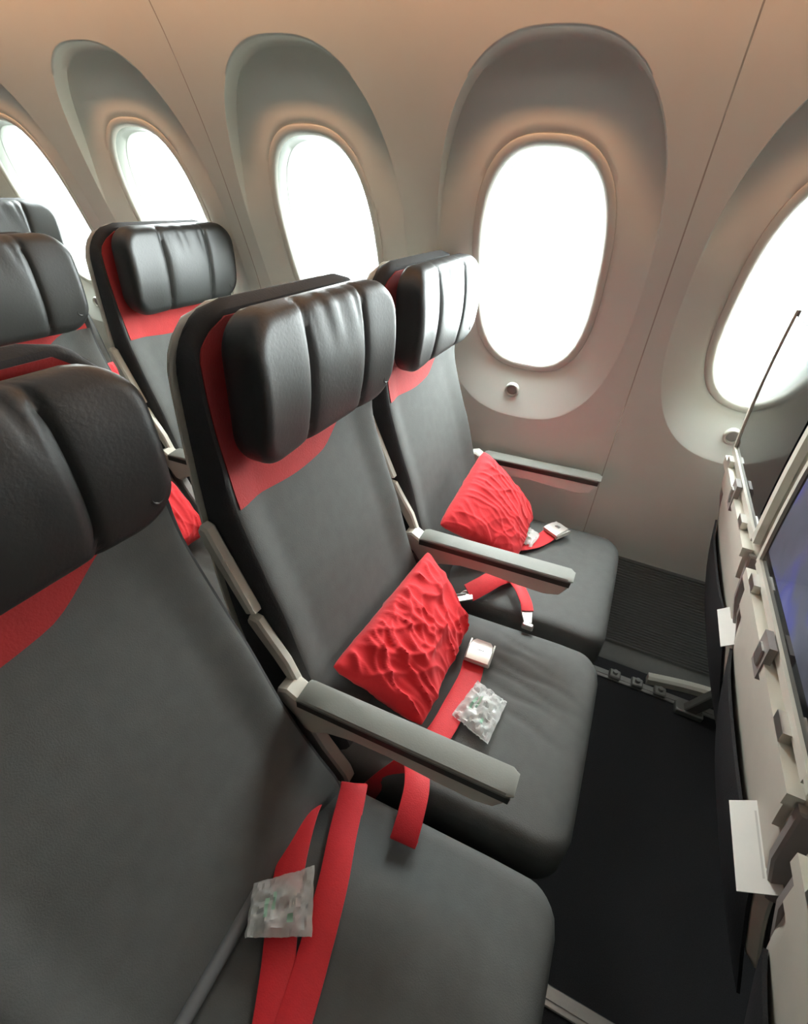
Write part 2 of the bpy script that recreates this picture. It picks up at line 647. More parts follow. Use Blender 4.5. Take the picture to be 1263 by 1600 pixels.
# windows: bezel, white reveal, two panes
for idx, k in enumerate(WIN_K):
    xc = WIN_X0 + k * WIN_P
    w = empty('window_%d' % (idx + 1), (xc, YA(ZC), ZC))
    tag(w, kind='structure')

    def ring_loop(grow, dy, nrm=0.0):
        L = []
        for i in range(96):
            ph = 2 * math.pi * i / 96
            r = aper(ph, grow)
            z = ZC + r * math.sin(ph)
            L.append((r * math.cos(ph), YA(z) + dy - YA(ZC), z - ZC))
        return L

    def loft(loops, close=False):
        n = len(loops[0])
        v = [p for L in loops for p in L]
        f = []
        for i in range(len(loops) - 1):
            for q in range(n):
                f.append((i * n + q, i * n + (q + 1) % n, (i + 1) * n + (q + 1) % n, (i + 1) * n + q))
        if close:
            f.append(tuple((len(loops) - 1) * n + q for q in range(n)))
        return v, f
    v, f = loft([ring_loop(0.0255, 0.012), ring_loop(0.0250, -0.001), ring_loop(0.0235, -0.0015), ring_loop(0.022, -0.006), ring_loop(0.018, -0.008),
                 ring_loop(0.008, -0.006), ring_loop(0.003, -0.003), ring_loop(0.0, 0.002)])
    mesh('window_bezel', v, f, 'bezel', w)
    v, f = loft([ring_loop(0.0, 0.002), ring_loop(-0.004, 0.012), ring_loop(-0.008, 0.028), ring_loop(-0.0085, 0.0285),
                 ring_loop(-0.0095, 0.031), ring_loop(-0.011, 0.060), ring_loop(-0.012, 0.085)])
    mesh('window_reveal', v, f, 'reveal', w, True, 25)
    v, f = loft([ring_loop(-0.009, 0.030), ring_loop(-0.10, 0.030)], True)
    mesh('inner_pane', v, f, 'glass', w)
    v, f = loft([ring_loop(-0.0115, 0.075), ring_loop(-0.10, 0.075)], True)
    mesh('outer_pane', v, f, 'glass', w)
    # dimming button below the window
    by, bz = 1.437, 0.822
    ny = Vector((0, -0.93, -0.10)).normalized()
    b = MB()
    c0 = Vector((-0.022, YW(0.82) + 0.020 - YA(ZC), bz - ZC))
    a1 = Vector((1, 0, 0))
    a2 = ny.cross(a1)
    prof = [(0.021, 0.012), (0.021, -0.004), (0.019, -0.006), (0.016, -0.006), (0.0145, -0.003), (0.0145, 0.0)]
    vv, ff = [], []
    for r, dn in prof:
        for i in range(28):
            a = 2 * math.pi * i / 28
            vv.append(c0 + (a1 * math.cos(a) + a2 * math.sin(a)) * r - ny * dn)
    for j in range(len(prof) - 1):
        for i in range(28):
            ff.append((j * 28 + i, j * 28 + (i + 1) % 28, (j + 1) * 28 + (i + 1) % 28, (j + 1) * 28 + i))
    b.add(vv, ff)
    ro = b.build('button_ring', 'bezel', w)
    d = MB()
    vv = [c0 + (a1 * math.cos(2 * math.pi * i / 28) + a2 * math.sin(2 * math.pi * i / 28)) * 0.0145 - ny * 0.0 for i in range(28)]
    vv2 = [c0 + (a1 * math.cos(2 * math.pi * i / 28) + a2 * math.sin(2 * math.pi * i / 28)) * 0.009 + ny * 0.003 for i in range(28)]
    d.add(vv + vv2, [(i, (i + 1) % 28, 28 + (i + 1) % 28, 28 + i) for i in range(28)] + [tuple(range(28, 56))])
    d.build('button_face', 'taupe', ro)

# dark ribbed dado panel at the foot of the wall
dado = empty('trim_1', (0, 1.40, 0))
tag(dado, 'dark ribbed kick panel along the foot of the sidewall', kind='structure')
v, f = [], []
NR = 30
prof = [(1.466, 0.372), (1.452, 0.372), (1.449, 0.350)]
z0, z1, y0, y1 = 0.345, 0.045, 1.452, 1.395
for i in range(NR):
    za, zb = z0 + (z1 - z0) * i / NR, z0 + (z1 - z0) * (i + 1) / NR
    for fr, dp in ((0.0, 0.0), (0.15, -0.0035), (0.55, -0.0035), (0.70, 0.0)):
        z = za + (zb - za) * fr
        y = y0 + (y1 - y0) * ((z0 - z) / (z0 - z1)) ** 1.3
        prof.append((y + dp, z))
prof += [(1.395, 0.045), (1.385, 0.03), (1.36, 0.012), (1.35, 0.0)]
for x in (X_BACK, X_FRONT):
    v += [(x, y - 1.40, z) for y, z in prof]
n = len(prof)
f = [(i, i + 1, n + i + 1, n + i) for i in range(n - 1)]
mesh('ribbed_panel', v, f, 'dado', dado, True, 25)

# floor, ceiling, far panels
floor = MB().box((X_BACK, -2.2, -0.02), (X_FRONT, 1.47, 0.0)).build('floor', 'carpet', None, False)
tag(floor, 'black carpeted cabin floor', kind='structure')
v, f = [], []
cp = [(1.000, 1.78), (0.93, 1.87), (0.80, 1.96), (0.60, 2.02), (0.30, 2.08), (-0.2, 2.12), (-1.2, 2.12), (-2.2, 2.05)]
for x in (X_BACK, X_FRONT):
    v += [(x, y, z) for y, z in cp]
n = len(cp)
ceil_o = mesh('ceiling', v, [(i, i + 1, n + i + 1, n + i) for i in range(n - 1)], 'ceil')
tag(ceil_o, 'pale curved cabin ceiling', kind='structure')
wr = MB().box((X_BACK, -2.22, 0), (X_FRONT, -2.2, 2.1)).build('wall_right', 'farwall', None, False)
tag(wr, 'plain panel across the cabin', kind='structure')
for nm, xx in (('wall_back', X_BACK), ('wall_front', X_FRONT)):
    o = MB().box((xx - 0.01, -2.2, 0), (xx + 0.01, 1.52, 2.15)).build(nm, 'farwall', None, False)
    tag(o, 'plain cabin divider panel', kind='structure')

# ------------------------------------------------------------------ seats
S_SP = 0.495
Y_MID, Y_WIN, Y_AIS = 0.653, 1.148, 0.159
PITCH_X = 0.805
HB = 0.222

F_PROF = spline([0.40, 0.46, 0.50, 0.60, 0.737, 0.80, 0.92, 1.00, 1.10, 1.21],
                [-0.262, -0.275, -0.300, -0.350, -0.396, -0.422, -0.464, -0.478, -0.484, -0.486])
B_PROF = spline([0.36, 0.46, 0.60, 0.75, 0.90, 1.05, 1.21],
                [-0.385, -0.420, -0.465, -0.496, -0.510, -0.515, -0.512])


def f_front(y, z):
    w = abs(y) / HB
    x = F_PROF(z)
    x += 0.012 * smooth(0.62, 0.92, w) * smooth(1.10, 0.90, z)      # side bolsters
    x += 0.016 * smooth(0.89, 0.985, w) * smooth(0.90, 1.0, z)       # raised rim round the red panel
    x += 0.010 * smooth(1.155, 1.185, z)
    return x


def red_edge(y):
    """lower edge of the red panel (front view)"""
    return 0.918 + 0.052 * smooth(0.02, 0.16, y) - 0.012 * gauss(y, -0.05, 0.10)


def backrest(seat, mirror=1):
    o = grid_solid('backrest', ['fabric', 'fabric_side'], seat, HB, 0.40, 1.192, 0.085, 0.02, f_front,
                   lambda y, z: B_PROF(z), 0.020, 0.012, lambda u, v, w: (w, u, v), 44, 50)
    for p in o.data.polygons:         # border, rim, sides and rear take the darker second material
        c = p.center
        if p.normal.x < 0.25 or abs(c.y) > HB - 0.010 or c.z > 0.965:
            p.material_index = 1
    return o


def red_panel(seat):
    V, Fc = [], []
    nu, nv = 26, 16
    for j in range(nv + 1):
        for i in range(nu + 1):
            t = -1 + 2 * i / nu
            s = j / nv
            zt = 1.176
            y = t * 0.204
            zb = red_edge(y)
            z = zb + (zt - zb) * s
            lim = 0.204 if z < 1.118 else 0.204 - 0.05 * ((z - 1.118) / 0.058) ** 2
            y = t * lim
            V.append((f_front(y, z) + 0.0016, y, z))
    N = len(V)
    V += [(x - 0.004, y, z) for x, y, z in V]
    for j in range(nv):
        for i in range(nu):
            a = j * (nu + 1) + i
            Fc.append((a, a + 1, a + nu + 2, a + nu + 1))
    edge = [i for i in range(nu + 1)] + [j * (nu + 1) + nu for j in range(1, nv + 1)] + \
           [nv * (nu + 1) + i for i in range(nu - 1, -1, -1)] + [j * (nu + 1) for j in range(nv - 1, 0, -1)]
    for k in range(len(edge)):
        a, b = edge[k], edge[(k + 1) % len(edge)]
        Fc.append((b, a, N + a, N + b))
    o = mesh('red_panel', V, Fc, 'red_fabric', seat)
    return tag(o, 'red fabric panel behind the headrest')


def headrest(seat):
    H, z0, z1 = 0.194, 0.975, 1.190
    rng = random.Random(3)
    pk = [(rng.uniform(-0.062, 0.085), rng.uniform(0.004, 0.008), rng.uniform(0.0012, 0.0028)) for _ in range(9)]

    def fr(y, z):
        x = -0.402 + 0.010 * (abs(y) / H) ** 3
        x -= 0.016 * ((z - 1.085) / 0.11) ** 2
        x -= 0.0065 * gauss(y, -0.068, 0.006) + 0.0055 * gauss(y, 0.088, 0.005)
        x -= 0.003 * gauss(y, -0.068, 0.02) + 0.002 * gauss(y, 0.088, 0.016)
        t = smooth(1.10, 1.175, z)
        if -0.066 < y < 0.086:
            for c, s, a in pk:
                x -= a * t * gauss(y, c + 0.15 * (1.19 - z), s)
        return x

    def bk(y, z):
        return -0.460
    o = grid_solid('headrest', 'leather', seat, H, z0, z1, 0.054, 0.058, fr, bk, 0.020, 0.012,
                   lambda u, v, w: (w + 0.05 * (1.08 - v) * 0, u, v), 84, 36)
    MB().box((-0.492, -0.07, 1.02), (-0.452, 0.07, 1.14), 0.006).build('headrest_mount', 'black', o)
    tag(o, 'padded black leather headrest with stitched channels')
    b = MB()
    vv, ff = [], []
    rr = [(0.0105, -0.003), (0.0105, 0.0012), (0.0085, 0.002), (0.007, 0.0008), (0.0, 0.0008)]
    x0 = fr(0.165, 1.02) - 0.0022
    for r, d in rr[:-1]:
        for i in range(20):
            a = 2 * math.pi * i / 20
            vv.append((x0 + d, 0.165 + r * math.cos(a), 1.020 + r * math.sin(a)))
    for j in range(3):
        for i in range(20):
            ff.append((j * 20 + i, j * 20 + (i + 1) % 20, (j + 1) * 20 + (i + 1) % 20, (j + 1) * 20 + i))
    ff.append(tuple(60 + i for i in range(20)))
    b.add(vv, ff)
    b.build('stitched_emblem', 'leather', o)
    return o


def shell(seat):
    o = grid_solid('back_shell', 'beige', seat, HB + 0.004, 0.42, 1.188, 0.080, 0.03,
                   lambda y, z: B_PROF(z) + 0.008, lambda y, z: B_PROF(z) - 0.012, 0.006, 0.010,
                   lambda u, v, w: (w, u, v), 20, 30)
    return o


def seat_cushion(seat, wrinkle=0.0):
    def top(u, v):
        z = 0.447 + 0.055 * (v + 0.33) - 0.006 * smooth(0.02, 0.14, v) + 0.010 * (1 - (u / 0.229) ** 2)
        z -= 0.012 * smooth(0.08, 0.145, v) ** 2
        if wrinkle:
            for c, a, s, ln, vc in ((0.030, 0.8, 0.009, 0.07, 0.0), (0.062, 1.0, 0.010, 0.09, -0.01), (0.095, 0.9, 0.009, 0.08, 0.0), (0.130, 0.8, 0.010, 0.07, -0.02),
                                    (-0.02, 0.6, 0.010, 0.06, 0.02), (0.165, 0.7, 0.010, 0.06, -0.04)):
                z -= wrinkle * a * gauss(u + 0.22 * (v + 0.02) + 0.006 * math.sin(v * 40 + c * 90), c, s) * gauss(v, vc, ln)
        return z
    return grid_solid('seat_cushion', 'fabric', seat, 0.231, -0.345, 0.146, 0.055, 0.02, top,
                      lambda u, v: 0.335 + 0.02 * smooth(0.0, 0.146, v), 0.026, 0.02,
                      lambda u, v, w: (v, u, w), 100 if wrinkle else 40, 40)


def seat_base(seat):
    b = MB()
    b.box((-0.33, -0.20, 0.27), (0.09, 0.20, 0.336), 0.01)
    b.build('seat_pan', 'black', seat)
    b = MB()
    for x in (-0.22, 0.02):
        b.tube([(x, -0.23, 0.25), (x, 0.23, 0.25)], 0.022, 12)
    b.build('support_beam', 'steel', seat)


def seat_legs(seat, y):
    for x0, x1 in ((-0.24, -0.34), (0.03, 0.10)):
        b = MB()
        b.prism([(x0 - 0.02, 0.24), (x0 + 0.02, 0.24), (x1 + 0.018, 0.02), (x1 - 0.018, 0.02)], y - 0.015, y + 0.015, 'y', 0.003)
        b.box((x1 - 0.04, y - 0.02, 0.0), (x1 + 0.04, y + 0.02, 0.024), 0.004)
        b.build('leg', 'steel', seat)


def armrest(seat, y, wall_side=False):
    """centre armrest hinged at the back, y = centreline in seat coordinates"""
    body = [(-0.372, 0.606), (-0.368, 0.624), (-0.350, 0.631), (-0.325, 0.618), (0.018, 0.634), (0.024, 0.618), (0.010, 0.594),
            (-0.02, 0.584), (-0.08, 0.583), (-0.16, 0.586), (-0.22, 0.581), (-0.27, 0.566), (-0.300, 0.545),
            (-0.318, 0.548), (-0.335, 0.570), (-0.358, 0.592)]
    a = empty_part('armrest', seat)
    m = MB()
    m.prism(body, y - 0.020, y + 0.020, 'y', 0.004)
    m.build('armrest_body', 'beige' if not wall_side else 'wall', a)
    m = MB()
    m.prism([(-0.327, 0.6085), (0.026, 0.6255), (0.027, 0.6400), (-0.327, 0.6230)], y - 0.0236, y + 0.0236, 'y', 0.001)
    m.build('armrest_trim', 'capdark', a)
    # cap with a raised crease a quarter of the way along
    xs = [-0.328, -0.318, -0.25, -0.232, -0.20, -0.10, 0.0, 0.020, 0.028, 0.031]
    v, f = [], []
    for x in xs:
        zt = 0.6225 + (x + 0.326) / 0.350 * 0.017
        wid = 0.0232 if x < 0.02 else 0.0232 - 0.5 * (x - 0.02)
        dl = 0.000 + 0.004 * smooth(-0.24, -0.14, x)
        h = 0.0065 if x < 0.025 else 0.003
        if x == xs[0]:
            h = 0.002
        cols = [(-wid, 0.0), (-wid, h * 0.6), (-wid + 0.003, h), (-wid + 0.014 + 0.022 * smooth(-0.19, -0.26, x), h + 0.004 - dl * 0.8), (wid - 0.005, h + 0.002 - dl * 0.3),
                (wid - 0.002, h), (wid, h * 0.5), (wid, 0.0)]
        v += [(x, y + c, zt + d) for c, d in cols]
    n = 8
    for i in range(len(xs) - 1):
        for k in range(n - 1):
            f.append((i * n + k, i * n + k + 1, (i + 1) * n + k + 1, (i + 1) * n + k))
        f.append((i * n + n - 1, i * n, (i + 1) * n, (i + 1) * n + n - 1))
    f.append(tuple(range(n)))
    f.append(tuple((len(xs) - 1) * n + k for k in range(n))[::-1])
    fix_normals(mesh('armrest_cap', v, f, 'cap', a, True, 30))
    if not wall_side:
        m = MB()
        m.prism([(-0.345, 0.565), (-0.318, 0.556), (-0.285, 0.500), (-0.243, 0.445), (-0.236, 0.425), (-0.262, 0.418), (-0.300, 0.455), (-0.335, 0.52)],
                y - 0.013, y + 0.013, 'y', 0.004)
        m.build('arm_strut', 'taupe', seat)
        m = MB()
        m.prism([(-0.338, 0.610), (-0.360, 0.615), (-0.392, 0.665), (-0.418, 0.700), (-0.436, 0.726), (-0.430, 0.740), (-0.412, 0.738), (-0.395, 0.712),
                 (-0.362, 0.665)], y + 0.004, y + 0.022, 'y', 0.004)
        m.build('arm_bracket', 'beige', seat)
        m = MB()
        m.prism([(-0.432, 0.744), (-0.415, 0.752), (-0.470, 0.862), (-0.484, 0.892), (-0.496, 0.896), (-0.503, 0.884), (-0.494, 0.858)],
                y + 0.002, y + 0.024, 'y', 0.004)
        m.build('side_rail', 'beige', seat)


def empty_part(name, parent):
    o = bpy.data.objects.new(name, None)
    o.empty_display_size = 0.03
    COL.objects.link(o)
    o.parent = parent
    return o


def copy_tree(o, parent=None):
    c = o.copy()
    COL.objects.link(c)
    c.parent = parent
    for ch in list(o.children):
        copy_tree(ch, c)
    return c


def make_seat(loc, label, wrinkle=0.0, arms=(), legs=None, rear=False):
    s = empty('airliner_seat', loc)
    tag(s, label, 'seat', 'charcoal and red airliner seats')
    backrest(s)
    red_panel(s)
    headrest(s)
    shell(s)
    seat_cushion(s, wrinkle)
    seat_base(s)
    for y, ws in arms:
        armrest(s, y, ws)
    if legs is not None:
        seat_legs(s, legs)
    return s


ARM = -0.247
seat_mid = make_seat((0, Y_MID, 0), 'middle charcoal seat of the nearest row, red pillow and belt buckle on it', 0.0055, [(ARM, False)])
seat_win = make_seat((0, Y_WIN, 0), 'charcoal seat beside the large window with grey wall armrest and leaning red pillow', 0.0,
                     [(ARM, False), (0.243, True)], 0.10)
seat_ais = make_seat((0, Y_AIS, 0), 'nearest charcoal seat at lower left, long red straps crossing its cushion', 0.0, [(ARM, False)], 0.24)


def recline(seat, deg, px=-0.36, pz=0.62, low=0):
    """tilt the back of one seat about its hinge"""
    m = Matrix.Translation((px, 0, pz)) @ Matrix.Rotation(-math.radians(deg), 4, 'Y') @ Matrix.Translation((-px, 0, -pz))
    for c in seat.children:
        if c.name.split('.')[0] in ('backrest', 'red_panel', 'headrest', 'back_shell'):
            c.matrix_basis = m
            if low and c.name.startswith('headrest'):
                c.matrix_basis = m @ Matrix.Translation((0, 0, 0.975)) @ Matrix.Diagonal((1, 1, low, 1)) @ Matrix.Translation((0, 0, -0.975))


def dup_seat(src, row, y, label):
    c = copy_tree(src)
    c.location = (row * PITCH_X, y, 0)
    c['label'] = label
    return c


dup_seat(seat_win, -1, Y_WIN, 'window seat in the row behind, pale grey sheen on its headrest')
recline(dup_seat(seat_mid, -1, Y_MID, 'middle seat in the row behind, headrest cut by the left edge'), 5)
dup_seat(seat_win, -2, Y_WIN, 'farthest window seat, only its grey headrest showing at left')

FRONT = []
ROW_AHEAD = 1.025
for y, src, lab in ((Y_WIN, seat_win, 'seat ahead beside the wall, back with dark reflecting screen'),
                    (Y_MID, seat_mid, 'seat ahead in the middle, back with blue lit screen'),
                    (Y_AIS, seat_ais, 'seat ahead at the aisle, pale plastic back at lower right')):
    FRONT.append(dup_seat(src, ROW_AHEAD, y, lab))


def seat_rear(seat, lit):
    """everything mounted on the rear of a seat back"""
    def rx(z):
        return B_PROF(z) - 0.012

    def slab(y0, y1, z0, z1, d0, d1, n=6):
        """box that follows the rear shell, from d0 to d1 behind it"""
        mb = MB()
        v, f = [], []
        for i in range(n + 1):
            z = z0 + (z1 - z0) * i / n
            v += [(rx(z) - d0, y0, z), (rx(z) - d0, y1, z), (rx(z) - d1, y1, z), (rx(z) - d1, y0, z)]
        for i in range(n):
            for k in range(4):
                f.append((4 * i + k, 4 * i + (k + 1) % 4, 4 * i + 4 + (k + 1) % 4, 4 * i + 4 + k))
        f += [(3, 2, 1, 0), (4 * n, 4 * n + 1, 4 * n + 2, 4 * n + 3)]
        mb.add(v, f)
        return mb
    mon = slab(-0.205, 0.205, 0.835, 1.172, -0.004, 0.003).build('monitor', 'gloss_black', seat, True, 30)
    slab(-0.185, 0.190, 0.862, 1.145, 0.004, 0.0052).build('screen', 'screen_blue' if lit else 'gloss_black', mon, True, 30)
    # beige rim round the monitor
    for (a, b, c, d) in ((-0.224, -0.205, 0.825, 1.11), (0.205, 0.217, 0.825, 1.155), (-0.205, 0.212, 0.818, 0.835)):
        slab(a, b, c, d, -0.004, 0.008).build('monitor_rim', 'beige', mon, True, 30)
    tray = slab(-0.205, 0.205, 0.732, 0.800, -0.004, 0.010).build('tray_table', 'beige', seat, True, 30)
    slab(-0.215, 0.215, 0.786, 0.806, 0.0, 0.018).build('tray_lip', 'beige', tray, True, 30)
    la = slab(-0.020, 0.020, 0.775, 0.835, 0.010, 0.020).build('tray_latch', 'taupe', tray, True, 30)
    slab(-0.010, 0.010, 0.79, 0.82, 0.020, 0.023).build('latch_button', 'metal', la, True, 30)
    for y in (-0.13, 0.16):
        slab(y - 0.018, y + 0.018, 0.806, 0.822, 0.006, 0.018).build('rim_clip', 'metal', mon, True, 30)
    for y in (-0.224, 0.216):
        m = MB()
        m.prism([(-0.520, 0.80), (-0.46, 0.80), (-0.44, 0.70), (-0.425, 0.62), (-0.478, 0.62), (-0.505, 0.70)], y - 0.006, y + 0.010, 'y', 0.003)
        m.build('side_cover', 'taupe', seat)
    # literature pocket
    v, f = [], []
    nu, nv = 16, 10
    for j in range(nv + 1):
        for i in range(nu + 1):
            t, s = -1 + 2 * i / nu, j / nv
            z = 0.30 + (0.628 - 0.30) * s
            bulge = 0.020 * (1 - t ** 4) * (math.sin(math.pi * min(1, s * 0.75 + 0.12)))
            v.append((rx(z) - 0.006 - bulge, 0.205 * t, z + 0.008 * (1 - t * t) * -s))
    N = len(v)
    v += [(x + 0.005, y, z) for x, y, z in v]
    for j in range(nv):
        for i in range(nu):
            a = j * (nu + 1) + i
            f.append((a, a + 1, a + nu + 2, a + nu + 1))
            f.append((N + a, N + a + nu + 1, N + a + nu + 2, N + a + 1))
    edge = [i for i in range(nu + 1)] + [j * (nu + 1) + nu for j in range(1, nv + 1)] + \
           [nv * (nu + 1) + i for i in range(nu - 1, -1, -1)] + [j * (nu + 1) for j in range(nv - 1, 0, -1)]
    for k in range(len(edge)):
        a, b = edge[k], edge[(k + 1) % len(edge)]
        f.append((b, a, N + a, N + b))
    fix_normals(mesh('literature_pocket', v, f, 'pocket', seat))


for s, lit in zip(FRONT, (False, True, False)):
    seat_rear(s, lit)

recline(seat_ais, 7, low=0.92)

# ------------------------------------------------------------------ pillows
def pillow(name, corners, label, thick=0.05, seed=0, wr=0.008, nrm=None):
    """crumpled cushion: four corner points in order (u0v0, u1v0, u1v1, u0v1)"""
    A, B, C_, D = [Vector(c) for c in corners]
    ctr = (A + B + C_ + D) / 4
    N = ((B - A) + (C_ - D)).cross((D - A) + (C_ - B)).normalized()
    n = 96
    lu, lv = ((B - A).length + (C_ - D).length) / 2, ((D - A).length + (C_ - B).length) / 2
    V, F = [], []
    for side in (1, -1):
        for j in range(n + 1):
            for i in range(n + 1):
                u, v = i / n, j / n
                # pinch the sides in a little between the corners
                pu = 0.035 * math.sin(math.pi * v) * (1 - 2 * u) * 0.8
                pv = 0.035 * math.sin(math.pi * u) * (1 - 2 * v) * 0.8
                uu, vv = u + pu * (abs(1 - 2 * u) ** 3), v + pv * (abs(1 - 2 * v) ** 3)
                cr = 0.026 * (abs(2 * u - 1) * abs(2 * v - 1)) ** 5
                uu, vv = uu + (0.5 - uu) * cr * 2, vv + (0.5 - vv) * cr * 2
                P = A * (1 - uu) * (1 - vv) + B * uu * (1 - vv) + C_ * uu * vv + D * (1 - uu) * vv
                e = (16 * u * (1 - u) * v * (1 - v))
                puff = thick * (max(e, 0) ** 0.42)
                q = Vector((uu * lu * 1.0, vv * lv, seed * 3.7 + side * 5))
                w1 = noise.noise(Vector((q.x * 9 + 3 * q.y, q.y * 20, q.z)))
                w2 = noise.noise(Vector((q.x * 34 - 18 * q.y, q.y * 26, q.z + 9)))
                ridge = 1 - 2 * abs(noise.noise(Vector((q.x * 15 - 10 * q.y, q.y * 9 + 5 * q.x, q.z + 4))))
                ridge2 = 1 - 2 * abs(noise.noise(Vector((q.x * 30 + 9 * q.y, q.y * 12 - 8 * q.x, q.z + 14))))
                wx = noise.noise(Vector((q.x * 7, q.y * 7, q.z + 21))) * 1.6
                wy = noise.noise(Vector((q.x * 7, q.y * 7, q.z + 33))) * 1.6
                ridge3 = 1 - 2.4 * abs(noise.noise(Vector((q.x * 20 + 14 * q.y + wx * 0.8, (q.y * 4 - 3 * q.x) + wy * 0.5, q.z + 44))))
                ridge4 = 1 - 2.4 * abs(noise.noise(Vector((q.x * 34 + 10 * q.y + wy * 0.9, (q.y * 7 - 4 * q.x) + wx * 0.6, q.z + 51))))
                d = (0.6 * w1 + 0.12 * w2 + 0.6 * max(0, ridge) ** 3 + 0.4 * max(0, ridge2) ** 3
                     + 1.0 * max(0, ridge3) ** 2.5 + 0.8 * max(0, ridge4) ** 2.5) * wr * (min(1, e * 6 + 0.15))
                V.append(P + N * side * (puff + d) - ctr)
    m = (n + 1) ** 2
    for j in range(n):
        for i in range(n):
            a = j * (n + 1) + i
            F.append((a, a + 1, a + n + 2, a + n + 1))
            F.append((m + a, m + a + n + 1, m + a + n + 2, m + a + 1))
    edge = [i for i in range(n + 1)] + [j * (n + 1) + n for j in range(1, n + 1)] + \
           [n * (n + 1) + i for i in range(n - 1, -1, -1)] + [j * (n + 1) for j in range(n - 1, 0, -1)]
    for k in range(len(edge)):
        a, b = edge[k], edge[(k + 1) % len(edge)]
        F.append((b, a, m + a, m + b))
    o = fix_normals(mesh(name, V, F, 'pillow', None, True, 80))
    o.location = ctr
    tag(o, label, 'pillow', 'small red seat pillows')
    return o


pillow('pillow', [(-0.318, 0.462, 0.620), (-0.296, 0.862, 0.620), (-0.160, 0.800, 0.492), (-0.148, 0.512, 0.492)],
       'crumpled red pillow propped on the middle seat, buckle beside it', 0.040, 1, 0.0095)
pillow('pillow', [(-0.303, 0.930, 0.640), (-0.288, 1.205, 0.735), (-0.135, 1.345, 0.500), (-0.120, 1.09, 0.480)],
       'smooth red pillow leaning by the window below the wall armrest', 0.045, 2, 0.004)
pillow('pillow', [(-1.05, 0.50, 0.60), (-1.05, 0.80, 0.62), (-0.90, 0.78, 0.50), (-0.90, 0.52, 0.50)],
       'red pillow seen through the gap beside the nearest headrest', 0.045, 3, 0.006)
pillow('pillow', [(-1.86, 1.00, 0.62), (-1.86, 1.30, 0.66), (-1.74, 1.28, 0.50), (-1.74, 1.02, 0.50)],
       'sliver of red pillow two rows back near the far window seat', 0.045, 4, 0.006)


# ------------------------------------------------------------------ seat belts
def buckle(parent, loc, fwd, up=(0, 0, 1), sc=1.0):
    """airline lift-lever buckle: base with slot, hinged cover plate"""
    f = Vector(fwd).normalized()
    u = Vector(up).normalized()
    s = f.cross(u).normalized()
    u = s.cross(f)
    L = Vector(loc)
    q = empty_part('buckle', parent)

    def T(mb):
        mb.v = [tuple(L + (f * p[0] + s * p[1] + u * p[2]) * sc) for p in mb.v]
        return mb
    a = MB()
    a.prism([(-0.030, -0.027), (0.026, -0.025), (0.031, -0.018), (0.031, 0.018), (0.026, 0.025), (-0.030, 0.027)], -0.010, -0.004, 'z', 0.002)
    a.box((-0.028, -0.028, -0.008), (0.026, -0.024, 0.006), 0.001)
    a.box((-0.028, 0.024, -0.008), (0.026, 0.028, 0.006), 0.001)
    fix_normals(T(a).build('buckle_base', 'buckle', q))
    a = MB()
    sec = [(-0.033, 0.0075, 0.027), (-0.020, 0.0105, 0.028), (0.0, 0.0118, 0.0275), (0.018, 0.0095, 0.024), (0.029, 0.0040, 0.019)]
    v, fc = [], []
    for x, z, w in sec:
        v += [(x, -w, z - 0.004), (x, -w + 0.003, z), (x, w - 0.003, z), (x, w, z - 0.004), (x, w - 0.003, z - 0.006), (x, -w + 0.003, z - 0.006)]
    for i in range(len(sec) - 1):
        for k in range(6):
            fc.append((6 * i + k, 6 * i + (k + 1) % 6, 6 * i + 6 + (k + 1) % 6, 6 * i + 6 + k))
    fc += [tuple(range(6)), tuple(24 + k for k in range(6))[::-1]]
    a.add(v, fc)
    fix_normals(T(a).build('buckle_cover', 'buckle', q))
    a = MB().box((-0.006, -0.008, 0.0108), (0.004, 0.008, 0.0128), 0.0008)
    T(a).build('buckle_mark', 'metal', q)
    return q


def strap(parent, pts, width, side, name='strap'):
    m = MB()
    m.add(*ribbon(pts, width, side))
    return fix_normals(m.build(name, 'belt', parent, True, 50))


def belt(label, group='red seat belts'):
    b = empty('seat_belt', (0, 0, 0))
    return tag(b, label, 'seat belt', group)


b1 = belt('red belt with metal buckle lying on the middle seat cushion')
strap(b1, [(-0.113, 0.715, 0.481), (-0.108, 0.67, 0.480), (-0.112, 0.60, 0.480), (-0.118, 0.53, 0.480), (-0.140, 0.46, 0.474), (-0.18, 0.425, 0.43), (-0.21, 0.42, 0.36)],
      0.046, [(1, 0.10, 0), (1, 0.06, 0), (1, 0.06, 0), (1, 0.1, 0), (1, 0.35, 0), (1, 0.3, 0.0), (1, 0.2, 0)])
buckle(b1, (-0.108, 0.738, 0.493), (-0.04, 1, 0.02))

b2 = belt('red belt with metal buckle lying on the window seat cushion')
strap(b2, [(-0.060, 1.270, 0.487), (-0.075, 1.235, 0.484), (-0.100, 1.195, 0.484), (-0.16, 1.14, 0.484), (-0.23, 1.08, 0.478)],
      0.046, [(0.85, -0.5, 0), (0.8, -0.6, 0), (0.7, -0.7, 0), (0.6, -0.8, 0), (0.6, -0.8, 0)])
buckle(b2, (-0.045, 1.288, 0.494), (0.5, 0.8, 0.02))

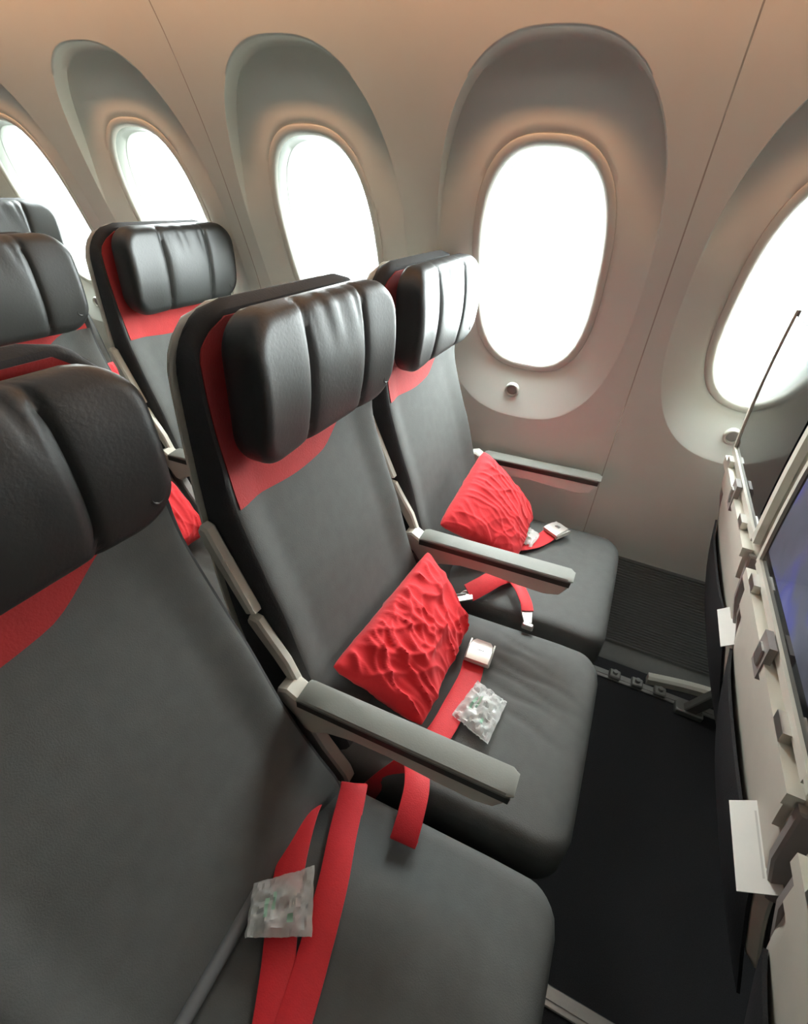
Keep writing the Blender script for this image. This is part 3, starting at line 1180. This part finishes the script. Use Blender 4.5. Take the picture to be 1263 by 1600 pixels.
b3 = belt('red belt half with metal tongue draped under the armrest between the window and middle seats')
strap(b3, [(-0.192, 0.905, 0.489), (-0.165, 0.945, 0.497), (-0.140, 0.99, 0.500), (-0.115, 1.025, 0.492), (-0.10, 1.05, 0.490)],
      0.046, [(.57, -.33, -.47), (.57, -.33, -.47), (.57, -.33, -.47), (.7, -.4, -.3), (0.8, -0.6, 0)])
strap(b3, [(-0.105, 1.005, 0.496), (-0.080, 0.975, 0.498), (-0.056, 0.940, 0.494), (-0.045, 0.918, 0.487)],
      0.030, [(0.8, 0.4, 0.2), (0.8, 0.5, 0), (0.8, 0.5, 0), (0.8, 0.5, 0)])
tm = MB()
tm.prism([(-0.222, 0.868), (-0.212, 0.862), (-0.176, 0.893), (-0.190, 0.925), (-0.206, 0.912)], 0.483, 0.487, 'z', 0.001)
fix_normals(tm.build('tongue', 'buckle', b3))
tm = MB()
tm.tube([(-0.232, 0.873, 0.487), (-0.215, 0.885, 0.489), (-0.198, 0.90, 0.489)], 0.003, 8)
tm.build('tongue_bar', 'metal', b3)
tm = MB()
tm.prism([(-0.060, 0.915), (-0.034, 0.925), (-0.026, 0.885), (-0.044, 0.880)], 0.480, 0.485, 'z', 0.001)
tm.box((-0.047, 0.870, 0.470), (-0.020, 0.884, 0.486), 0.003)
fix_normals(tm.build('anchor_hook', 'metal', b3))
tm = MB()
tm.tube([(-0.098, 1.012, 0.502), (-0.094, 1.016, 0.508), (-0.088, 1.018, 0.502)], 0.007, 10)
tm.build('adjuster', 'buckle', b3)

b4 = belt('long red belt strap crossing the nearest seat, looped at its far end')
strap(b4, [(-0.200, 0.335, 0.470), (-0.208, 0.362, 0.473), (-0.213, 0.373, 0.481), (-0.207, 0.362, 0.489), (-0.190, 0.30, 0.482), (-0.170, 0.24, 0.478),
           (-0.152, 0.17, 0.479), (-0.135, 0.09, 0.479), (-0.125, 0.00, 0.478), (-0.12, -0.06, 0.470)],
      0.044, [(1, 0.35, 0), (1, 0.35, 0), (1, 0.4, 0), (1, 0.35, 0), (1, 0.25, 0.0), (1, 0.25, 0), (1, 0.28, 0), (1, 0.25, 0), (1, 0.2, 0), (1, 0.2, 0)])
b5 = belt('second red belt strap rising from the crease of the nearest seat under the clear packet')
strap(b5, [(-0.272, 0.34, 0.43), (-0.262, 0.305, 0.468), (-0.246, 0.25, 0.474), (-0.220, 0.19, 0.476), (-0.180, 0.12, 0.475), (-0.148, 0.05, 0.474), (-0.13, -0.03, 0.472)],
      0.044, [(0.8, 0.3, 0.5), (0.85, 0.3, 0.4), (1, 0.3, 0.15), (1, 0.28, 0), (1, 0.28, 0), (1, 0.25, 0), (1, 0.2, 0)])
b6 = belt('short red belt end hanging out from under the nearest armrest')
strap(b6, [(-0.150, 0.470, 0.478), (-0.128, 0.440, 0.500), (-0.112, 0.405, 0.506), (-0.104, 0.365, 0.500), (-0.101, 0.338, 0.488), (-0.101, 0.331, 0.480), (-0.101, 0.345, 0.477)],
      0.042, [(1, 0.3, 0), (1, 0.25, 0.1), (1, 0.2, 0), (1, 0.15, 0), (1, 0.10, 0), (1, 0.10, 0), (1, 0.10, 0)])
b7 = belt('red belt end on the seat two rows back beyond the gap')
strap(b7, [(-1.60, 1.16, 0.486), (-1.56, 1.15, 0.488), (-1.50, 1.14, 0.486)], 0.045, (0, 1, 0))


# ------------------------------------------------------------------ clear plastic packets
def packet(corners, label, seed, puff=0.010):
    A, B, C_, D = [Vector(c) for c in corners]
    ctr = (A + B + C_ + D) / 4
    N = ((B - A) + (C_ - D)).cross((D - A) + (C_ - B)).normalized()
    if N.z < 0:
        N = -N
    n = 26
    lu, lv = (B - A).length, (D - A).length

    def P(u, v, side, off=0.0):
        e = max(0.0, 16 * u * (1 - u) * v * (1 - v)) ** 0.5
        q = Vector((u * lu * 55, v * lv * 55, seed * 4.1 + side))
        d = puff * e * (1 if side > 0 else 0.25)
        d += 0.0055 * noise.noise(q) * (0.35 + e) + 0.004 * (1 - 2 * abs(noise.noise(q * 1.9 + Vector((7, 3, 1)))))
        wob = 0.02 * noise.noise(Vector((u * 6, v * 6, seed)))
        base = A * (1 - u) * (1 - v) + B * u * (1 - v) + C_ * u * v + D * (1 - u) * v
        return base + (B - A) * wob + N * (side * d + off) - ctr
    V, F = [], []
    for side in (1, -1):
        for j in range(n + 1):
            for i in range(n + 1):
                V.append(P(i / n, j / n, side))
    m = (n + 1) ** 2
    for j in range(n):
        for i in range(n):
            a = j * (n + 1) + i
            F.append((a, a + 1, a + n + 2, a + n + 1))
            F.append((m + a, m + a + n + 1, m + a + n + 2, m + a + 1))
    e = empty('plastic_packet', ctr)
    tag(e, label, 'packet', 'clear plastic headphone packets')
    mesh('bag', V, F, 'film', e, True, 35)
    # coiled contents
    cb = MB()
    pts = []
    for i in range(60):
        a = i / 60 * math.pi * 5
        r = 0.26 - 0.12 * i / 60
        pts.append(P(0.5 + r * math.cos(a), 0.5 + r * math.sin(a), 1, -0.004))
    cb.tube(pts, 0.0022, 6)
    cb.build('coiled_cable', 'paper', e)
    # printed green marks on the bag
    for (u0, v0, u1, v1) in ((0.24, 0.28, 0.30, 0.62), (0.36, 0.40, 0.41, 0.70), (0.62, 0.18, 0.70, 0.30)):
        V, F = [], []
        k = 6
        for j in range(k + 1):
            for i in range(3):
                V.append(P(u0 + (u1 - u0) * i / 2, v0 + (v1 - v0) * j / k, 1, 0.0006))
        for j in range(k):
            for i in range(2):
                a = j * 3 + i
                F.append((a, a + 1, a + 4, a + 3))
        mesh('printed_mark', V, F, 'green_ink', e)
    return e


packet([(-0.110, 0.572, 0.486), (-0.030, 0.548, 0.484), (-0.022, 0.648, 0.484), (-0.090, 0.668, 0.486)],
       'square clear packet with green print on the middle seat by its belt', 1)
packet([(-0.238, 0.131, 0.494), (-0.160, 0.171, 0.492), (-0.202, 0.240, 0.494), (-0.264, 0.182, 0.500)],
       'clear packet with green print lying across the straps of the nearest seat', 2)
packet([(-0.145, 1.185, 0.492), (-0.095, 1.170, 0.492), (-0.085, 1.235, 0.492), (-0.130, 1.255, 0.496)],
       'small clear packet at the foot of the window seat pillow', 3)

# grey rod of piping in the crease of the nearest seat
pp = MB()
pp.tube([(-0.254, -0.05, 0.478), (-0.255, 0.03, 0.478), (-0.258, 0.12, 0.478), (-0.262, 0.185, 0.478)], 0.0095, 10)
o = pp.build('crease_piping', 'piping', seat_ais)
o.location = (0, -Y_AIS, 0)

# white printed flaps above the pockets of the seats ahead
for xb, y0, y1, zb, lab in ((0.310, 0.410, 0.530, 0.632, 'white printed card on the back of the seat ahead, nearer and larger of the two'),
                            (0.322, 0.860, 0.972, 0.622, 'white printed card on the back of the seat ahead beside the wall')):
    c = empty('safety_card', (xb, (y0 + y1) / 2, zb))
    tag(c, lab, 'card', 'white cards behind the seats ahead')
    hy = (y1 - y0) / 2
    dx, dz = 0.037, 0.034
    nx, nz = -dz / math.hypot(dx, dz), dx / math.hypot(dx, dz)

    def card(a0, a1, b0, b1, off, th):
        """plate on the card's tilted plane: a along its short side (0..1), b along y"""
        v = []
        for o_ in (off, off + th):
            for a, b in ((a0, b0), (a1, b0), (a1, b1), (a0, b1)):
                v.append((dx * a + nx * o_, b, dz * a + nz * o_))
        return v, [(3, 2, 1, 0), (4, 5, 6, 7), (0, 1, 5, 4), (1, 2, 6, 5), (2, 3, 7, 6), (3, 0, 4, 7)]
    m = MB()
    m.add(*card(0, 1, -hy, hy, 0, 0.0015))
    m.build('card_sheet', 'paper', c, False)
    for i in range(2):
        m = MB()
        m.add(*card(0.60 + 0.14 * i, 0.65 + 0.14 * i, -hy * 0.7, hy * (0.75 - 0.2 * i), 0.0015, 0.0003))
        m.build('printed_line', 'ink', c, False)

# seat tracks on the floor
for i, y in enumerate((0.40, 1.28)):
    t = MB().box((X_BACK, y - 0.018, 0.0), (X_FRONT, y + 0.018, 0.006), 0.002)
    t.box((X_BACK, y - 0.006, 0.006), (X_FRONT, y + 0.006, 0.008))
    o = t.build('trim_%d' % (i + 2), 'steel')
    tag(o, 'metal seat track set in the floor', kind='structure')

tm = MB()
v, f = [], []
for i in range(13):
    t = i / 12
    x = 0.36 + 0.26 * t
    y = 1.318 + 0.035 * math.sin(t * math.pi * 0.55)
    for dy, dz in ((-0.014, 0.0), (-0.014, 0.022), (-0.006, 0.030), (0.012, 0.030), (0.014, 0.0)):
        v.append((x, y + dy, dz))
for i in range(12):
    for k in range(4):
        f.append((5 * i + k, 5 * i + k + 1, 5 * i + 6 + k, 5 * i + 5 + k))
f += [(0, 1, 2, 3, 4), (64, 63, 62, 61, 60)]
tm.add(v, f)
o = fix_normals(tm.build('trim_4', 'beige'))
tag(o, 'pale curved seat track cover on the floor by the wall', kind='structure')
for x in (0.26, 0.33, 0.40):
    tm = MB().box((x - 0.018, 1.262, 0.006), (x + 0.018, 1.298, 0.022), 0.004)
    tm.tube([(x, 1.28, 0.02), (x, 1.28, 0.032)], 0.008, 10)
    tm.build('track_fitting', 'steel', bpy.data.objects['trim_3'])

# world outside: pale concrete apron far below
ap = MB().box((-150, 2.2, -4.2), (150, 300, -4.0)).build('apron', 'apron', None, False)
tag(ap, 'bright airport apron outside the windows', kind='structure')
